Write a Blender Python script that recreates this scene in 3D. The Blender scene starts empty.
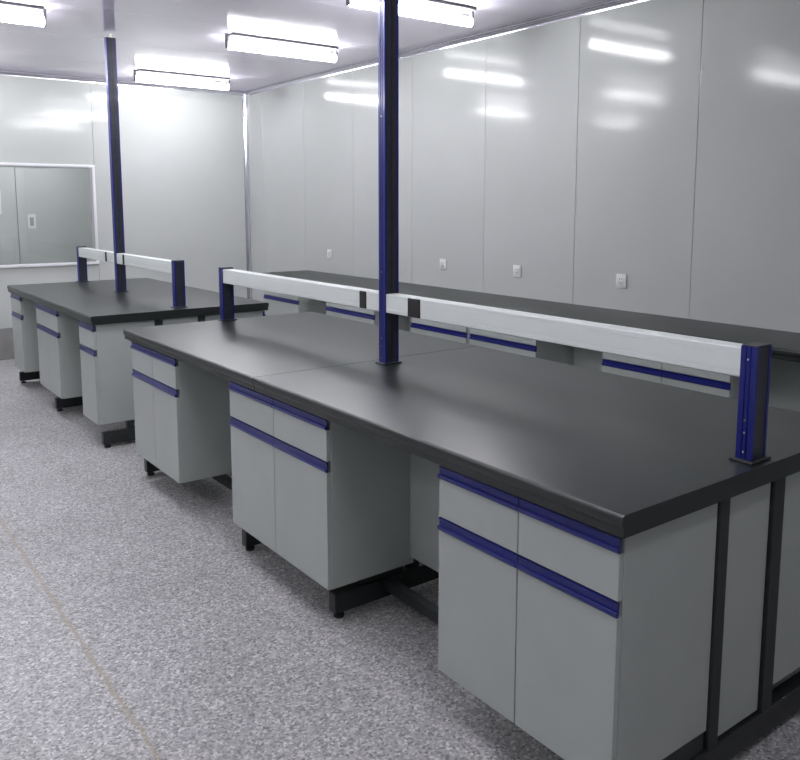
import bpy, bmesh, math, random
from mathutils import Vector, Matrix
S = bpy.context.scene
COL = S.collection

# ------------------------------------------------------------------ camera
yaw, pitch = .641, -.1291
F = Vector((math.sin(yaw)*math.cos(pitch), math.cos(yaw)*math.cos(pitch), math.sin(pitch)))
R = Vector((math.cos(yaw), -math.sin(yaw), 0)); U = R.cross(F)
cd = bpy.data.cameras.new('camera'); cam = bpy.data.objects.new('camera', cd); COL.objects.link(cam)
cam.matrix_world = Matrix(((R.x, U.x, -F.x, -1.4289), (R.y, U.y, -F.y, -1.0872), (R.z, U.z, -F.z, 1.5369), (0, 0, 0, 1)))
cd.sensor_fit = 'HORIZONTAL'; cd.sensor_width = 36; cd.lens = 810.5558/800*36
cd.shift_y = -70.6544/800; cd.clip_start = .05
S.camera = cam
# ------------------------------------------------------------------ world, exposure
w = bpy.data.worlds.new('world'); S.world = w; w.use_nodes = True
w.node_tree.nodes['Background'].inputs[0].default_value = (.8, .85, 1, 1)
w.node_tree.nodes['Background'].inputs[1].default_value = .05
S.view_settings.view_transform = 'Standard'; S.view_settings.look = 'None'
S.view_settings.gamma = 1; S.view_settings.use_curve_mapping = False
S.view_settings.exposure = .40
TUBE = 42.0            # brightness of the fluorescent tubes
# ------------------------------------------------------------------ room numbers
H = .85; XR = 2.868; YB = 7.6375; ZC = 2.815; XL = -4.2; YF = -3.6
L1 = 3.40; W = 1.22; O2 = 4.01; L2 = 2.42; WB0 = 2.324; WBE = 6.29

# ------------------------------------------------------------------ materials
def mat(name, col, rough=.5, metal=0, spec=.5, coat=0, coatr=.1):
    m = bpy.data.materials.new(name); m.use_nodes = True
    b = m.node_tree.nodes['Principled BSDF']
    b.inputs['Base Color'].default_value = (*col, 1); b.inputs['Roughness'].default_value = rough
    b.inputs['Metallic'].default_value = metal; b.inputs['Specular IOR Level'].default_value = spec
    b.inputs['Coat Weight'].default_value = coat; b.inputs['Coat Roughness'].default_value = coatr
    return m
def N(m, t): return m.node_tree.nodes.new(t)
def lk(m, a, b): m.node_tree.links.new(a, b)
def vary(m, scale, c1, c2, detail=4, bump=0, rough=None, p=(.35, .65)):
    """break a plain colour up with noise in object space"""
    b = m.node_tree.nodes['Principled BSDF']
    tc = N(m, 'ShaderNodeTexCoord'); n = N(m, 'ShaderNodeTexNoise'); n.inputs['Scale'].default_value = scale
    n.inputs['Detail'].default_value = detail
    lk(m, tc.outputs['Object'], n.inputs['Vector'])
    r = N(m, 'ShaderNodeValToRGB'); r.color_ramp.elements[0].position = p[0]; r.color_ramp.elements[1].position = p[1]
    r.color_ramp.elements[0].color = (*c1, 1); r.color_ramp.elements[1].color = (*c2, 1)
    lk(m, n.outputs['Fac'], r.inputs['Fac']); lk(m, r.outputs['Color'], b.inputs['Base Color'])
    if rough:
        mr = N(m, 'ShaderNodeMapRange'); mr.inputs['To Min'].default_value = rough[0]; mr.inputs['To Max'].default_value = rough[1]
        lk(m, n.outputs['Fac'], mr.inputs['Value']); lk(m, mr.outputs['Result'], b.inputs['Roughness'])
    if bump:
        bp = N(m, 'ShaderNodeBump'); bp.inputs['Strength'].default_value = bump; bp.inputs['Distance'].default_value = .002
        lk(m, n.outputs['Fac'], bp.inputs['Height']); lk(m, bp.outputs['Normal'], b.inputs['Normal'])
    return m

M = {}
M['wall'] = vary(mat('wall_panel_paint', (.5, .5, .5), .12, spec=.28), 1.3, (.53, .55, .535), (.55, .57, .555), rough=(.09, .12))
M['ceiling'] = vary(mat('ceiling_panel_paint', (.5, .5, .5), .09, spec=.8), 2, (.76, .71, .84), (.79, .74, .87), rough=(.07, .11))
M['cove'] = mat('cove_aluminium', (.62, .61, .68), .13, .75)
M['frame'] = mat('window_frame_paint', (.80, .80, .82), .35)
M['cab'] = vary(mat('cabinet_laminate', (.4, .4, .4), .42), 6, (.41, .44, .42), (.43, .46, .44), rough=(.38, .46))
M['cab_edge'] = mat('cabinet_edge_band', (.30, .32, .33), .4)
M['blue'] = mat('blue_anodised', (.007, .012, .17), .3, .1, coat=.25)
M['black'] = vary(mat('black_steel', (.02, .02, .02), .42), 40, (.014, .017, .018), (.022, .025, .026))
M['top'] = vary(mat('black_worktop', (.03, .03, .03), .34, spec=.6), 7, (.014, .018, .017), (.016, .020, .019))
M['post'] = vary(mat('dark_post_infill', (.03, .03, .045), .35), 30, (.022, .024, .034), (.03, .032, .042))
M['rail'] = vary(mat('rail_white', (.7, .7, .7), .35), 5, (.72, .76, .74), (.74, .78, .76))
M['chrome'] = mat('zinc_screw', (.75, .75, .75), .25, 1)
M['socket'] = mat('black_plastic', (.012, .012, .014), .4)
M['plastic'] = mat('white_plastic', (.80, .80, .78), .35)
M['plasticg'] = mat('grey_plastic', (.38, .39, .40), .4)
M['batten'] = mat('lamp_batten', (.10, .10, .11), .5)
M['skirt'] = vary(mat('grey_low_panel', (.2, .2, .2), .5), 8, (.23, .23, .225), (.26, .26, .255))
M['rubber'] = mat('black_rubber', (.015, .015, .015), .7)
m = bpy.data.materials.new('fluorescent_tube'); m.use_nodes = True
b = m.node_tree.nodes['Principled BSDF']; b.inputs['Emission Color'].default_value = (.96, .96, .985, 1); b.inputs['Emission Strength'].default_value = TUBE
b.inputs['Base Color'].default_value = (.9, .9, .9, 1); M['tube'] = m
m = bpy.data.materials.new('window_glass'); m.use_nodes = True
b = m.node_tree.nodes['Principled BSDF']; b.inputs['Base Color'].default_value = (.93, .96, .95, 1); b.inputs['Roughness'].default_value = .02
b.inputs['Transmission Weight'].default_value = 1; b.inputs['IOR'].default_value = 1.45; M['glass'] = m

# terrazzo floor: grey ground with pale and dark chips, and one yellowed joint running along the room
m = mat('terrazzo_floor', (.4, .4, .4), .45); M['floor'] = m
b = m.node_tree.nodes['Principled BSDF']; tc = N(m, 'ShaderNodeTexCoord')
v = N(m, 'ShaderNodeTexVoronoi'); v.inputs['Scale'].default_value = 130; lk(m, tc.outputs['Object'], v.inputs['Vector'])
sp = N(m, 'ShaderNodeSeparateColor'); lk(m, v.outputs['Color'], sp.inputs['Color'])
r = N(m, 'ShaderNodeValToRGB'); cr = r.color_ramp
cr.elements[0].position = 0; cr.elements[0].color = (.17, .175, .17, 1); cr.elements[1].position = 1; cr.elements[1].color = (.62, .62, .61, 1)
for p_, c_ in ((.22, .28), (.5, .36), (.78, .43)):
    e = cr.elements.new(p_); e.color = (c_, c_, c_, 1)
lk(m, sp.outputs['Red'], r.inputs['Fac'])
n = N(m, 'ShaderNodeTexNoise'); n.inputs['Scale'].default_value = 1.6; n.inputs['Detail'].default_value = 5; lk(m, tc.outputs['Object'], n.inputs['Vector'])
r2 = N(m, 'ShaderNodeValToRGB'); r2.color_ramp.elements[0].position = .3; r2.color_ramp.elements[0].color = (1.0, .99, .99, 1)
r2.color_ramp.elements[1].position = .7; r2.color_ramp.elements[1].color = (1.22, 1.21, 1.22, 1); lk(m, n.outputs['Fac'], r2.inputs['Fac'])
mx = N(m, 'ShaderNodeMix'); mx.data_type = 'RGBA'; mx.blend_type = 'MULTIPLY'; mx.inputs[0].default_value = 1
lk(m, r.outputs['Color'], mx.inputs[6]); lk(m, r2.outputs['Color'], mx.inputs[7])
sx = N(m, 'ShaderNodeSeparateXYZ'); lk(m, tc.outputs['Object'], sx.inputs['Vector'])
n3 = N(m, 'ShaderNodeTexNoise'); n3.inputs['Scale'].default_value = 9; n3.inputs['Detail'].default_value = 6; lk(m, tc.outputs['Object'], n3.inputs['Vector'])
def mth(op, a, c):
    q = N(m, 'ShaderNodeMath'); q.operation = op
    for i, s in enumerate((a, c)):
        if s is None: continue
        if isinstance(s, (int, float)): q.inputs[i].default_value = s
        else: lk(m, s, q.inputs[i])
    return q.outputs[0]
wob = mth('MULTIPLY', mth('SUBTRACT', n3.outputs['Fac'], .5), .035)
d = mth('ABSOLUTE', mth('ADD', mth('ADD', sx.outputs['X'], .722), wob), None)
mr = N(m, 'ShaderNodeMapRange'); mr.inputs['From Min'].default_value = .003; mr.inputs['From Max'].default_value = .012
mr.inputs['To Min'].default_value = .62; mr.inputs['To Max'].default_value = 0; lk(m, d, mr.inputs['Value'])
mx2 = N(m, 'ShaderNodeMix'); mx2.data_type = 'RGBA'; lk(m, mr.outputs['Result'], mx2.inputs[0]); lk(m, mx.outputs[2], mx2.inputs[6])
mx2.inputs[7].default_value = (.34, .29, .19, 1); lk(m, mx2.outputs[2], b.inputs['Base Color'])

# ------------------------------------------------------------------ mesh helpers
def box(bm, x0, x1, y0, y1, z0, z1, bev=0, seg=2):
    vs = [bm.verts.new((x, y, z)) for x in (x0, x1) for y in (y0, y1) for z in (z0, z1)]
    fs = [bm.faces.new([vs[i] for i in f]) for f in ((0, 1, 3, 2), (4, 6, 7, 5), (0, 4, 5, 1), (2, 3, 7, 6), (0, 2, 6, 4), (1, 5, 7, 3))]
    if bev:
        es = list({e for f in fs for e in f.edges})
        bmesh.ops.bevel(bm, geom=es, offset=bev, segments=seg, affect='EDGES', profile=.5)
def prism(bm, pts, a, c, axis='Y'):
    """extrude a cross-section; pts are (X,Z) for axis Y, (Y,Z) for axis X, (X,Y) for axis Z"""
    def P(p, t): return {'Y': (p[0], t, p[1]), 'X': (t, p[0], p[1]), 'Z': (p[0], p[1], t)}[axis]
    A = [bm.verts.new(P(p, a)) for p in pts]; B = [bm.verts.new(P(p, c)) for p in pts]
    bm.faces.new(A[::-1]); bm.faces.new(B)
    for i in range(len(pts)):
        j = (i+1) % len(pts); bm.faces.new((A[i], A[j], B[j], B[i]))
def cyl(bm, p, r, h, axis='Z', seg=20, r2=None):
    rot = {'Z': Matrix(), 'X': Matrix.Rotation(math.pi/2, 4, 'Y'), 'Y': Matrix.Rotation(-math.pi/2, 4, 'X')}[axis]
    bmesh.ops.create_cone(bm, cap_ends=True, segments=seg, radius1=r, radius2=r if r2 is None else r2, depth=h,
                          matrix=Matrix.Translation(p) @ rot)
def arc(cx, cz, r, a0, a1, n=6):
    return [(cx+r*math.cos(math.radians(a0+(a1-a0)*i/n)), cz+r*math.sin(math.radians(a0+(a1-a0)*i/n))) for i in range(n+1)]
def obj(name, bm, m, parent=None, smooth=False):
    bmesh.ops.recalc_face_normals(bm, faces=bm.faces)
    me = bpy.data.meshes.new(name)
    bm.to_mesh(me); bm.free(); me.materials.append(M[m])
    if smooth:
        for f in me.polygons: f.use_smooth = True
        try: me.set_sharp_from_angle(angle=math.radians(35))
        except Exception: pass
    o = bpy.data.objects.new(name, me); COL.objects.link(o)
    if parent is not None: o.parent = parent
    return o
BASES = {}
def thing(name, label, cat, loc, group=None):
    o = bpy.data.objects.new(name, None); COL.objects.link(o); o.location = loc; o.empty_display_size = .1
    o['label'] = label; o['category'] = cat
    if group: o['group'] = group
    BASES[o.name] = Vector(loc); return o
def part(name, build, m, parent, smooth=False, label=None):
    """build(bm) in world coordinates; stored relative to the thing's base"""
    bm = bmesh.new(); build(bm)
    top = parent
    while top.parent: top = top.parent
    bmesh.ops.translate(bm, verts=bm.verts, vec=-BASES.get(top.name, Vector()))
    o = obj(name, bm, m, None, smooth); o.parent = parent
    if label: o['label'] = label
    return o
def single(name, build, m, label, cat, group=None, smooth=False, base=None):
    bm = bmesh.new(); build(bm)
    if base: bmesh.ops.translate(bm, verts=bm.verts, vec=-Vector(base))
    o = obj(name, bm, m, None, smooth); o['label'] = label; o['category'] = cat
    if base: o.location = base
    if group: o['group'] = group
    return o
def struct(name, build, m, smooth=False):
    bm = bmesh.new(); build(bm); o = obj(name, bm, m, None, smooth); o['kind'] = 'structure'; return o

# ------------------------------------------------------------------ the room
struct('floor', lambda b: box(b, XL-.1, XR+.1, YF-.1, YB+.06, -.1, 0), 'floor')
def ceil(b):
    box(b, XL-.1, XR+.1, YF-.1, YB+.06, ZC+.01, ZC+.1)
    y = YF
    while y < YB:                                    # long sandwich panels, a hairline apart
        box(b, XL, XR, y+.001, min(y+1.02, YB)-.001, ZC, ZC+.02, .0015, 1); y += 1.02
struct('ceiling', ceil, 'ceiling')
def wall_r(b):
    box(b, XR+.012, XR+.1, YF, YB, 0, ZC)
    ys = [YF]+[1.755-.915*k for k in range(5, -1, -1) if 1.755-.915*k > YF]+[1.755+.915*k for k in range(1, 7)]
    ys = sorted(set(round(y, 4) for y in ys if y < YB-.1))+[YB]
    for a, c in zip(ys, ys[1:]): box(b, XR, XR+.03, a+.0015, c-.0015, 0, ZC, .002, 2)
struct('wall_right', wall_r, 'wall')
WX0, WX1, WZ0, WZ1 = -1.35, 1.105, .935, 1.912
def wall_b(b):
    xs = [XL, -2.65, WX0-.02]
    for a, c in zip(xs, xs[1:]): box(b, a+.0015, c-.0015, YB, YB+.06, 0, ZC, .002, 2)
    box(b, WX0-.0185, WX1+.02, YB, YB+.06, 0, WZ0)
    box(b, WX0-.0185, WX1+.02, YB, YB+.06, WZ1, ZC)
    for a, c in ((WX1+.023, XR),): box(b, a, c, YB, YB+.06, 0, ZC, .002, 2)
struct('wall_back', wall_b, 'wall')
struct('wall_left', lambda b: box(b, XL-.1, XL, YF, YB, 0, ZC), 'wall')
struct('wall_front', lambda b: box(b, XL, XR, YF-.1, YF, 0, ZC), 'wall')
# coved aluminium trims
c = .045
def quarter(u, v, su, sv):      # concave quarter cove in the corner (u, v)
    return [(u+su*.0005, v+sv*.0005), (u+su*.0005, v+sv*c)]+[(u+su*c*(1-math.sin(math.radians(90-a))), v+sv*c*(1-math.sin(math.radians(a)))) for a in (10, 25, 40, 50, 65, 80)]+[(u+su*c, v+sv*.0005)]
struct('trim_1', lambda b: prism(b, quarter(XR, ZC, -1, -1), YF, YB), 'cove', True)
struct('trim_2', lambda b: prism(b, quarter(YB, ZC, -1, -1), XL, XR-.01, 'X'), 'cove', True)
struct('trim_3', lambda b: prism(b, quarter(XR, YB, -1, -1), 0, ZC-.02, 'Z'), 'cove', True)
struct('baseboard_back', lambda b: box(b, -1.9, 1.6, YB-.014, YB-.0005, 0, .315, .004), 'skirt')

# window in the back wall and the room behind it
win = bpy.data.objects.new('window_1', None); COL.objects.link(win); win.location = ((WX0+WX1)/2, YB, WZ0); win['kind'] = 'structure'
BASES['window_1'] = Vector(win.location)
def wf(b):
    f = .026; y0, y1 = YB-.016, YB+.062
    box(b, WX0-.022, WX1+.022, y0, y1, WZ1-.002, WZ1+f, .004)
    box(b, WX0-.022, WX0+.006, y0, y1, WZ0, WZ1, .004); box(b, WX1-.006, WX1+.022, y0, y1, WZ0, WZ1, .004)
part('window_frame', wf, 'frame', win, True)
part('window_sill', lambda b: box(b, WX0-.022, WX1+.022, YB-.03, YB+.062, WZ0-.022, WZ0+.004, .005), 'frame', win, True)
part('gasket', lambda b: (box(b, WX1-.030, WX1-.006, YB-.004, YB+.02, WZ0+.004, WZ1-.002, .002), box(b, WX0+.006, WX1-.030, YB-.004, YB+.02, WZ1-.018, WZ1-.002, .002)), 'plasticg', win)
part('pane', lambda b: box(b, WX0+.004, WX1-.004, YB+.026, YB+.034, WZ0+.003, WZ1-.001), 'glass', win)
YC = 9.4
struct('floor_corridor', lambda b: box(b, -2.5, 3.2, YB+.0605, YC+.1, -.1, 0), 'floor')
struct('ceiling_corridor', lambda b: box(b, -2.5, 3.2, YB+.0605, YC+.1, 2.6, 2.7), 'ceiling')
def wcor(b):
    box(b, -2.5, .722, YC, YC+.08, 0, 2.6, .003); box(b, .726, 3.2, YC-.002, YC+.08, 0, 2.6, .003)
struct('wall_corridor', wcor, 'wall')
struct('wall_corridor_left', lambda b: box(b, -2.6, -2.5, YB+.0605, YC+.1, 0, 2.6), 'wall')
struct('wall_corridor_right', lambda b: box(b, 3.2, 3.3, YB+.0605, YC+.1, 0, 2.6), 'wall')

# ------------------------------------------------------------------ ceiling lamps
def lamp(x0, y, z, label, group, n=1.0):
    t = thing('fluorescent_lamp', label, 'ceiling lamp', ((2*x0+n)/2, y, z), group)
    part('batten', lambda b: box(b, x0+.03, x0+n-.03, y-.07, y+.07, z-.020, z, .004), 'batten', t)  # widened into a hood that keeps tube glow off the ceiling
    part('tube', lambda b: cyl(b, (x0+n/2, y, z-.083), .031, n-.05, 'X', 16), 'tube', t, True)
    for xx in (x0+.006, x0+n-.024):
        part('end_cap', lambda b: (box(b, xx, xx+.018, y-.017, y+.017, z-.108, z, .004)), 'batten', t)
    return t
GL = 'fluorescent ceiling lamps'
lamp(1.30, 6.84, ZC, 'lit fluorescent tube lamp on ceiling, nearest the far right corner of the room', GL)
lamp(1.30, 4.78, ZC, 'lit fluorescent tube lamp on ceiling between the two tall columns', GL)
lamp(1.30, 3.10, ZC, 'lit fluorescent tube lamp at top edge, partly behind the nearer tall column', GL)
lamp(-.97, 4.78, ZC, 'lit fluorescent tube lamp at the top left corner of the photo', GL)
lamp(-.97, 6.84, ZC, 'lit fluorescent tube lamp of the left row, by the wall with the window', GL)
lamp(-.97, 3.10, ZC, 'lit fluorescent tube lamp of the left row, in front of the far island bench', GL)
for xx, nm in ((-3.3, 'leftmost row'), (-.97, 'left row')):  # out-of-view lamps added to light the near end and feed wall reflections
    for yy, nn in ((6.84, 'far end'), (3.10, 'middle'), (1.2, 'third from front'), (-.7, 'second from front')):
        if (yy > 2 and xx > -2) or (yy < 1 and xx < -3): continue
        lamp(xx, yy, ZC, 'lit fluorescent tube lamp added outside the view, %s, %s' % (nm, nn), GL)
lamp(-1.6, 8.5, 2.6, 'unseen tube lamp added to light the room behind the window, left part', GL)  # two unseen lamps added to brighten what shows through the pane
lamp(.2, 8.5, 2.6, 'unseen tube lamp added to light the room behind the window, right part', GL)

# ------------------------------------------------------------------ sockets on the right wall
def outlet(y, label):
    z = 1.042; t = thing('wall_socket', label, 'wall socket', (XR, y, z), 'white sockets on the right wall')
    part('plate', lambda b: box(b, XR-.009, XR+.0005, y-.041, y+.041, z-.045, z+.045, .004), 'plastic', t, True)
    part('socket_insert', lambda b: box(b, XR-.0115, XR-.007, y-.026, y+.026, z-.026, z+.028, .002), 'plastic', t, True)
    def slots(b):
        for dy, dz, hw, hh in ((-.008, .012, .0015, .006), (.008, .012, .0015, .006), (0, -.012, .0015, .006), (-.012, -.008, .0015, .005), (.012, -.008, .0015, .005)):
            box(b, XR-.0122, XR-.010, y+dy-hw, y+dy+hw, z+dz-hh, z+dz+hh)
    part('slots', slots, 'socket', t)
outlet(5.845, 'smallest white wall socket, just right of the far corner above the wall bench')
outlet(4.07, 'white wall socket just right of the nearer tall column')
outlet(3.21, 'white wall socket above the wall bench, second from the right')
outlet(2.26, 'largest and rightmost white wall socket above the wall bench')
t = thing('light_switch', 'small white switch plate on the wall seen through the window', 'light switch', (.88, YC-.002, 1.33))
part('plate', lambda b: box(b, .832, .923, YC-.012, YC-.0015, 1.245, 1.415, .003), 'plastic', t)
part('rocker', lambda b: (box(b, .856, .900, YC-.017, YC-.011, 1.28, 1.38, .003)), 'plasticg', t)
single('wall_notice', lambda b: box(b, .40, .556, YC-.004, YC-.0005, 1.42, 1.70, .0012, 1), 'plastic',
       'pale upright notice at left photo edge, on the wall behind the window', 'notice')

# ------------------------------------------------------------------ cabinets
def handle_profile(f, z, s):
    # blue drip-edge grip: flat back, a lip that curls out at the bottom; f = front face x, s = -1 opens to -X
    pr = [(0, .037), (0, 0), (.008, 0), (.0105, .0025), (.012, .007), (.0112, .014), (.0095, .0148), (.008, .011), (.0055, .0125), (.0045, .018), (.0045, .030), (.008, .0345), (.008, .037)]
    return [(f+s*a, z+h) for a, h in pr]
def cabinet(y0, y1, cols, label, group, front=.02, back=.4065, s=-1, z0=.155, z1=.7945, zh=.594, ztop=.749, name='drawer_cabinet'):
    """front = x of the carcass front; doors stand .018 proud towards s"""
    yd = [y0]+[y0+(y1-y0)*k/cols for k in range(1, cols)]+[y1]
    lo, hi = sorted((front-s*.0, back))
    t = thing(name, label, 'cabinet', ((front+back)/2, (y0+y1)/2, z0), group)
    part('body', lambda b: box(b, lo, hi, y0, y1, z0, z1, .0012, 1), 'cab', t)
    fx = front+s*.018; a, c = sorted((front+s*.0005, fx))
    for ya, yb in zip(yd, yd[1:]):
        ya += .0015; yb -= .0015
        d = part('drawer', lambda b: box(b, a, c, ya, yb, zh+.040, ztop, .0012, 1), 'cab', t)
        part('handle', lambda b: prism(b, handle_profile(fx-s*.006, ztop, s), ya, yb), 'blue', d, True, 'blue aluminium grip strip')
        d = part('door', lambda b: box(b, a, c, ya, yb, z0+.001, zh-.001, .0012, 1), 'cab', t)
        part('handle', lambda b: prism(b, handle_profile(fx-s*.006, zh, s), ya, yb), 'blue', d, True, 'blue aluminium grip strip')
    return t
G1 = 'cabinets under the near island bench'; G2 = 'cabinets under the far island bench'; G3 = 'cabinets under the wall bench'
fr = .036
cabinet(.018, .664, 2, 'grey two-door cabinet with blue grips at the near end of the near island bench', G1, fr)
cabinet(1.284, 2.076, 2, 'grey two-door cabinet with blue grips in the middle of the near island bench', G1, fr)
cabinet(2.689, 3.330, 2, 'grey two-door cabinet with blue grips at the far end of the near island bench', G1, fr)
cabinet(.021, .673, 2, 'grey end cabinet at lower right photo edge, showing only its side panel', G1, W-.036, .731, 1)
cabinet(O2+.025, O2+.347, 1, 'narrow grey cabinet with blue grips at the near end of the far island bench', G2, fr)
cabinet(O2+.887, O2+1.508, 2, 'grey cabinet with blue grips in the middle of the far island bench', G2, fr)
cabinet(O2+2.03, O2+2.395, 1, 'grey cabinet with blue grips at the far left end of the far island bench', G2, fr)
cabinet(O2+.025, O2+.347, 1, 'grey cabinet on the wall side of the far island bench, seen as a pale corner', G2, W-.036, .752, 1)
wf_ = 2.358
cabinet(5.57, 6.265, 1, 'grey cabinet under the far end of the wall bench, by the room corner', G3, wf_, 2.74)
cabinet(4.32, 5.07, 1, 'grey wall bench cabinet seen under the rail just left of the near tall column', G3, wf_, 2.74)
cabinet(3.18, 3.822, 1, 'grey wall bench cabinet seen under the rail just right of the near tall column', G3, wf_, 2.74)
cabinet(2.503, 3.142, 1, 'grey wall bench cabinet right of a dark upright gap, middle of the wall bench', G3, wf_, 2.74)
cabinet(1.15, 1.97, 2, 'grey two-drawer wall bench cabinet seen under the rail beside the nearest short post', G3, wf_, 2.74)
# filler strip between the two middle wall cabinets
single('filler_strip', lambda b: box(b, 2.352, 2.37, 3.1425, 3.1795, .05, .7945, .001, 1), 'cab_edge', 'narrow grey upright strip between two cabinets of the wall bench', 'filler strip')

# panels closing the knee spaces
def knee(y0, y1, label, x=.388, group=None, z0=.185):
    single('knee_panel', lambda b: box(b, x, x+.018, y0+.001, y1-.001, z0, .7945, .001, 1), 'cab', label, 'panel', group, base=(x, (y0+y1)/2, z0))
GK = 'panels closing the knee spaces'
knee(.664, 1.284, 'grey back panel in the knee space between the near and middle cabinets, near island', group=GK)
knee(2.076, 2.689, 'grey back panel in the knee space between the middle and far cabinets, near island', group=GK)
knee(O2+.347, O2+.887, 'grey back panel in the knee space behind the narrow cabinet, far island', group=GK)
knee(O2+1.508, O2+2.03, 'grey back panel in the farthest left knee space of the far island', group=GK)
for a, c_, l in ((5.07, 5.57, 'grey recess panel under the far part of the wall bench'),
                 (3.822, 4.32, 'grey recess panel of the wall bench right behind the near tall column'),
                 (1.97, 2.503, 'grey recess panel of the wall bench in the gap under the rail right half'),
                 (-.6, 1.15, 'grey recess panel of the wall bench right of the nearest short post')):
    knee(a, c_, l, x=2.70, group='recess panels of the wall bench', z0=.1)

# end panels between the black legs
single('end_panel', lambda b: box(b, .462, .668, .022, .040, .108, .7945, .001, 1), 'cab', 'narrow grey panel between the two black legs at the near island end', 'panel', base=(.565, .03, .108))
single('end_panel', lambda b: box(b, .462, .700, O2+.022, O2+.040, .108, .7945, .001, 1), 'cab', 'narrow grey panel between the two black legs at the far island end', 'panel', base=(.58, O2+.03, .108))

# ------------------------------------------------------------------ black steel underframes
def frame(y_list, yend, label, fx=.078, lx=((.408, .456), (.672, .730)), o=0):
    t = thing('bench_frame', label, 'bench frame', (W/2, y_list[0], 0))
    for k, y in enumerate(y_list):
        w_ = .045
        x0, x1 = (fx, W-fx)
        part('foot_beam', lambda b: box(b, x0, x1, y, y+w_, .022, .100, .004), 'black', t)
        part('crossbar', lambda b: box(b, .20, .40, y+.008, y+w_-.008, .100, .153, .002), 'black', t)
        def bolt(b):
            cyl(b, (.245, y+.004, .128), .006, .010, 'Y', 12)
        part('bolt', bolt, 'chrome', t)
        for xx in (x0+.03, x1-.03):
            def foot(b):
                cyl(b, (xx, y+w_/2, .006), .020, .012, 'Z', 18); cyl(b, (xx, y+w_/2, .022), .007, .03, 'Z', 12)
            part('leveling_foot', foot, 'rubber', t, True)
        for a, c in (lx if k == 0 else ((lx[0][0]+.02, lx[0][1]+.02), (lx[1][0]-.02, lx[1][1]-.02))):
            yy = (y, y+.04)
            part('leg', lambda b: box(b, a, c, yy[0], yy[1], .099, .7945, .003), 'black', t)
    part('stretcher', lambda b: box(b, .295, .335, y_list[0]+.02, yend, .060, .099, .002), 'black', t)
    return t
frame([-.0+.012, 1.335, 2.075, 3.335], 3.36, 'black steel frame with feet under the near island bench')
frame([O2+.012, O2+1.16, O2+2.35], O2+2.38, 'black steel frame with feet under the far island bench', lx=((.408, .456), (.702, .750)), fx=.045)
# wall bench underframe: plain black plinth rail, seen only in the recesses
t = thing('bench_frame', 'black steel frame under the bench along the right wall', 'bench frame', (2.5, 3, 0))
for y in (-.55, .55, 2.2, 4.0, 5.3, 6.22):
    part('foot_beam', lambda b: box(b, 2.42, 2.80, y, y+.045, .0, .09, .004), 'black', t)
    part('leg', lambda b: box(b, 2.745, 2.80, y, y+.045, .09, .7945, .003), 'black', t)
part('stretcher', lambda b: box(b, 2.5, 2.54, -.55, 6.26, .09, .128, .002), 'black', t)

# ------------------------------------------------------------------ worktops
def top_profile(x0, x1, both=True):
    def edge(x, s):     # rounded front nose with a small recess below
        return [(x+s*.006, H-.055), (x+s*.006, H-.034), (x+s*.001, H-.030), (x, H-.026), (x, H-.009), (x+s*.002, H-.004), (x+s*.006, H-.001), (x+s*.010, H)]
    L = edge(x0, 1)
    Rr = edge(x1, -1)[::-1] if both else [(x1, H), (x1, H-.055)]
    return L+Rr
def worktop(x0, x1, y0, y1, label, both=True):
    return single('worktop', lambda b: prism(b, [(x-x0, z-H+.055) for x, z in top_profile(x0, x1, both)], 0, y1-y0), 'top', label, 'worktop', smooth=True) , (x0, y0, H-.055)
SEAM = 1.813
def wt(x0, x1, y0, y1, label, both=True, group=None):
    o, l = worktop(x0, x1, y0, y1, label, both); o.location = l
    if group: o['group'] = group
wt(0, W, 0, SEAM-.002, 'black worktop slab of the near island, front half up to the joint line', group='worktop halves of the near island')
wt(0, W, SEAM+.002, L1, 'black worktop slab of the near island, far half beyond the joint line', group='worktop halves of the near island')
wt(0, W, O2, O2+L2, 'black worktop of the far island bench at the left')
wt(WB0, XR-.001, -.6, WBE, 'long black worktop against the right wall, below the wall sockets', both=False)

# ------------------------------------------------------------------ posts and rails
def post(y, z1, label, kind, group=None, h0=H, xa=.572, xb=.644, yw=.042, ceiling=False):
    """y = near face; dark infill box with blue aluminium corners on the sides facing +-X"""
    t = thing(kind, label, 'post' if kind == 'rack_post' else 'column', ((xa+xb)/2, y+yw/2, h0), group)
    part('infill', lambda b: box(b, xa+.004, xb-.004, y, y+yw, h0+.004, z1-.002, .002, 2), 'post', t)
    for s, xx in ((1, xa), (-1, xb)):
        def tr(b):
            # C-shaped extrusion wrapped round the side, with two shallow grooves
            P = [(0, -.002), (.010, -.002), (.010, .0005), (.0045, .0005)]
            Q = [(.0045, yw-.0005), (.010, yw-.0005), (.010, yw+.002), (0, yw+.002)]
            g = [(0, yw*.70), (.0025, yw*.68), (.0025, yw*.62), (0, yw*.60), (0, yw*.40), (.0025, yw*.38), (.0025, yw*.32), (0, yw*.30)]
            prism(b, [(xx+s*p, y+q) for p, q in P+Q+g], h0+.006, z1, 'Z')
        part('side_profile', tr, 'blue', t, False, 'blue aluminium side profile')
    part('cap', lambda b: box(b, xa+.001, xb-.001, y-.001, y+yw+.001, z1-.0005, z1+.003, .001, 1), 'post', t)
    part('base_plate', lambda b: box(b, xa-.014, xb+.012, y-.013, y+yw+.013, h0, h0+.007, .003), 'black', t)
    zs = [h0+.028, h0+.08, h0+.115]+([z1-.035] if not ceiling else [z1-.06, 1.25, 1.9])
    for z in zs:
        part('screw', lambda b: cyl(b, (xa-.0008, y+yw*.5, z), .003, .004, 'X', 10), 'chrome', t)
    if ceiling:
        part('center_seam', lambda b: box(b, (xa+xb)/2-.0025, (xa+xb)/2+.0025, y-.0018, y+.001, h0+.01, z1-.01), 'socket', t)
    return t
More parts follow.
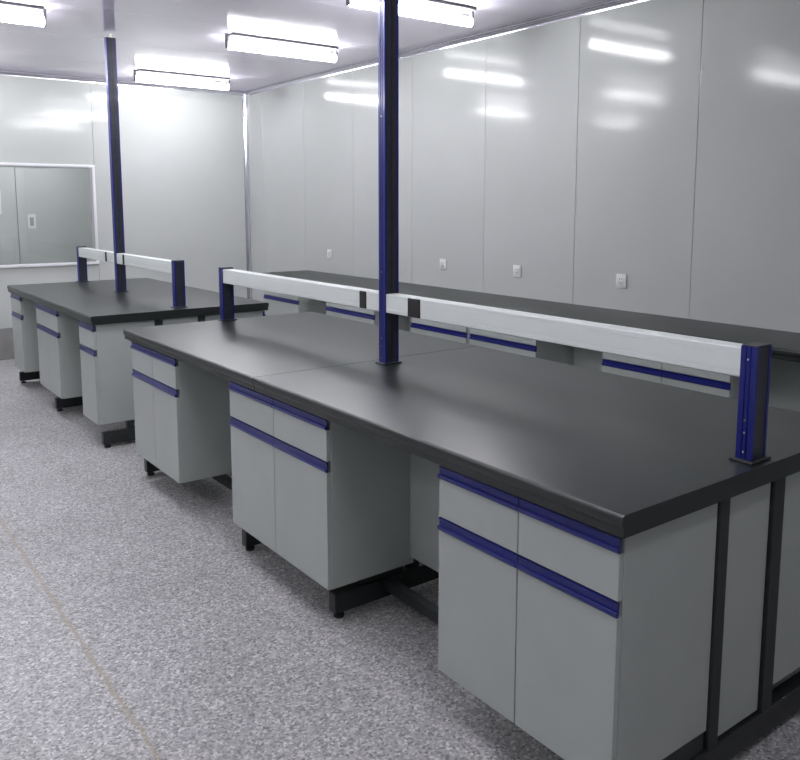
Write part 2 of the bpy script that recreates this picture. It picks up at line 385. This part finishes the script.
GP = 'short posts of the near island rack'; GQ = 'short posts of the far island rack'; ZP = 1.164
post(.031, ZP, 'short blue-edged post at the near end of the near island worktop', 'rack_post', GP)
post(3.345, ZP, 'short blue-edged post at the far end of the near island worktop', 'rack_post', GP)
post(O2+.083, ZP, 'short blue-edged post at the near end of the far island worktop', 'rack_post', GQ)
post(O2+2.335, ZP, 'short blue-edged post at the far end of the far island worktop', 'rack_post', GQ)
t1 = post(1.703, ZC-.001, 'tall blue-edged column rising from the near island worktop to the ceiling', 'service_column', 'service columns', ceiling=True)
t2 = post(O2+1.285, 2.783, 'tall dark column rising from the far island worktop to the ceiling', 'service_column', 'service columns', ceiling=True)
def neck(b):
    y = O2+1.313; cyl(b, (.612, y, 2.8), .012, .03, 'Z', 14); box(b, .560, .664, y-.035, y+.035, 2.785, 2.789)
part('ceiling_fixing', neck, 'plastic', t2, label='white threaded fixing between column and ceiling')

def rail(y0, y1, ycol, covers, label):
    """white service trunking between the end posts; a pair of pieces either side of the tall column"""
    z0, z1 = 1.076, 1.157; x0, x1 = .577, .640
    t = thing('service_rail', label, 'service rail', (.612, (y0+y1)/2, z0))
    for a, c_ in ((y0, ycol[0]-.0025), (ycol[1]+.0025, y1)):
        def tr(b):
            pts = [(x0, z0+.003), (x0+.003, z0), (x1-.003, z0), (x1, z0+.003), (x1, z1-.003), (x1-.003, z1), (x0+.003, z1), (x0, z1-.003)]
            pts += [(x0, z1-.017), (x0+.0012, z1-.018), (x0, z1-.019), (x0, z0+.019), (x0+.0012, z0+.018), (x0, z0+.017)]
            prism(b, pts, a, c_)
        part('trunking', tr, 'rail', t)
    for a, c_ in covers:
        part('socket_cover', lambda b: box(b, x0-.004, x1+.004, a, c_, z0+.002, z1-.002, .002, 2), 'socket', t, label='black socket cover')
    return t
rail(.075, 3.343, (1.703, 1.745), ((1.465, 1.545), (1.850, 1.900)), 'white horizontal rail above the near island worktop')
rail(O2+.129, O2+2.333, (O2+1.285, O2+1.327), ((O2+1.10, O2+1.135), (O2+1.53, O2+1.565)), 'white horizontal rail above the far island worktop')
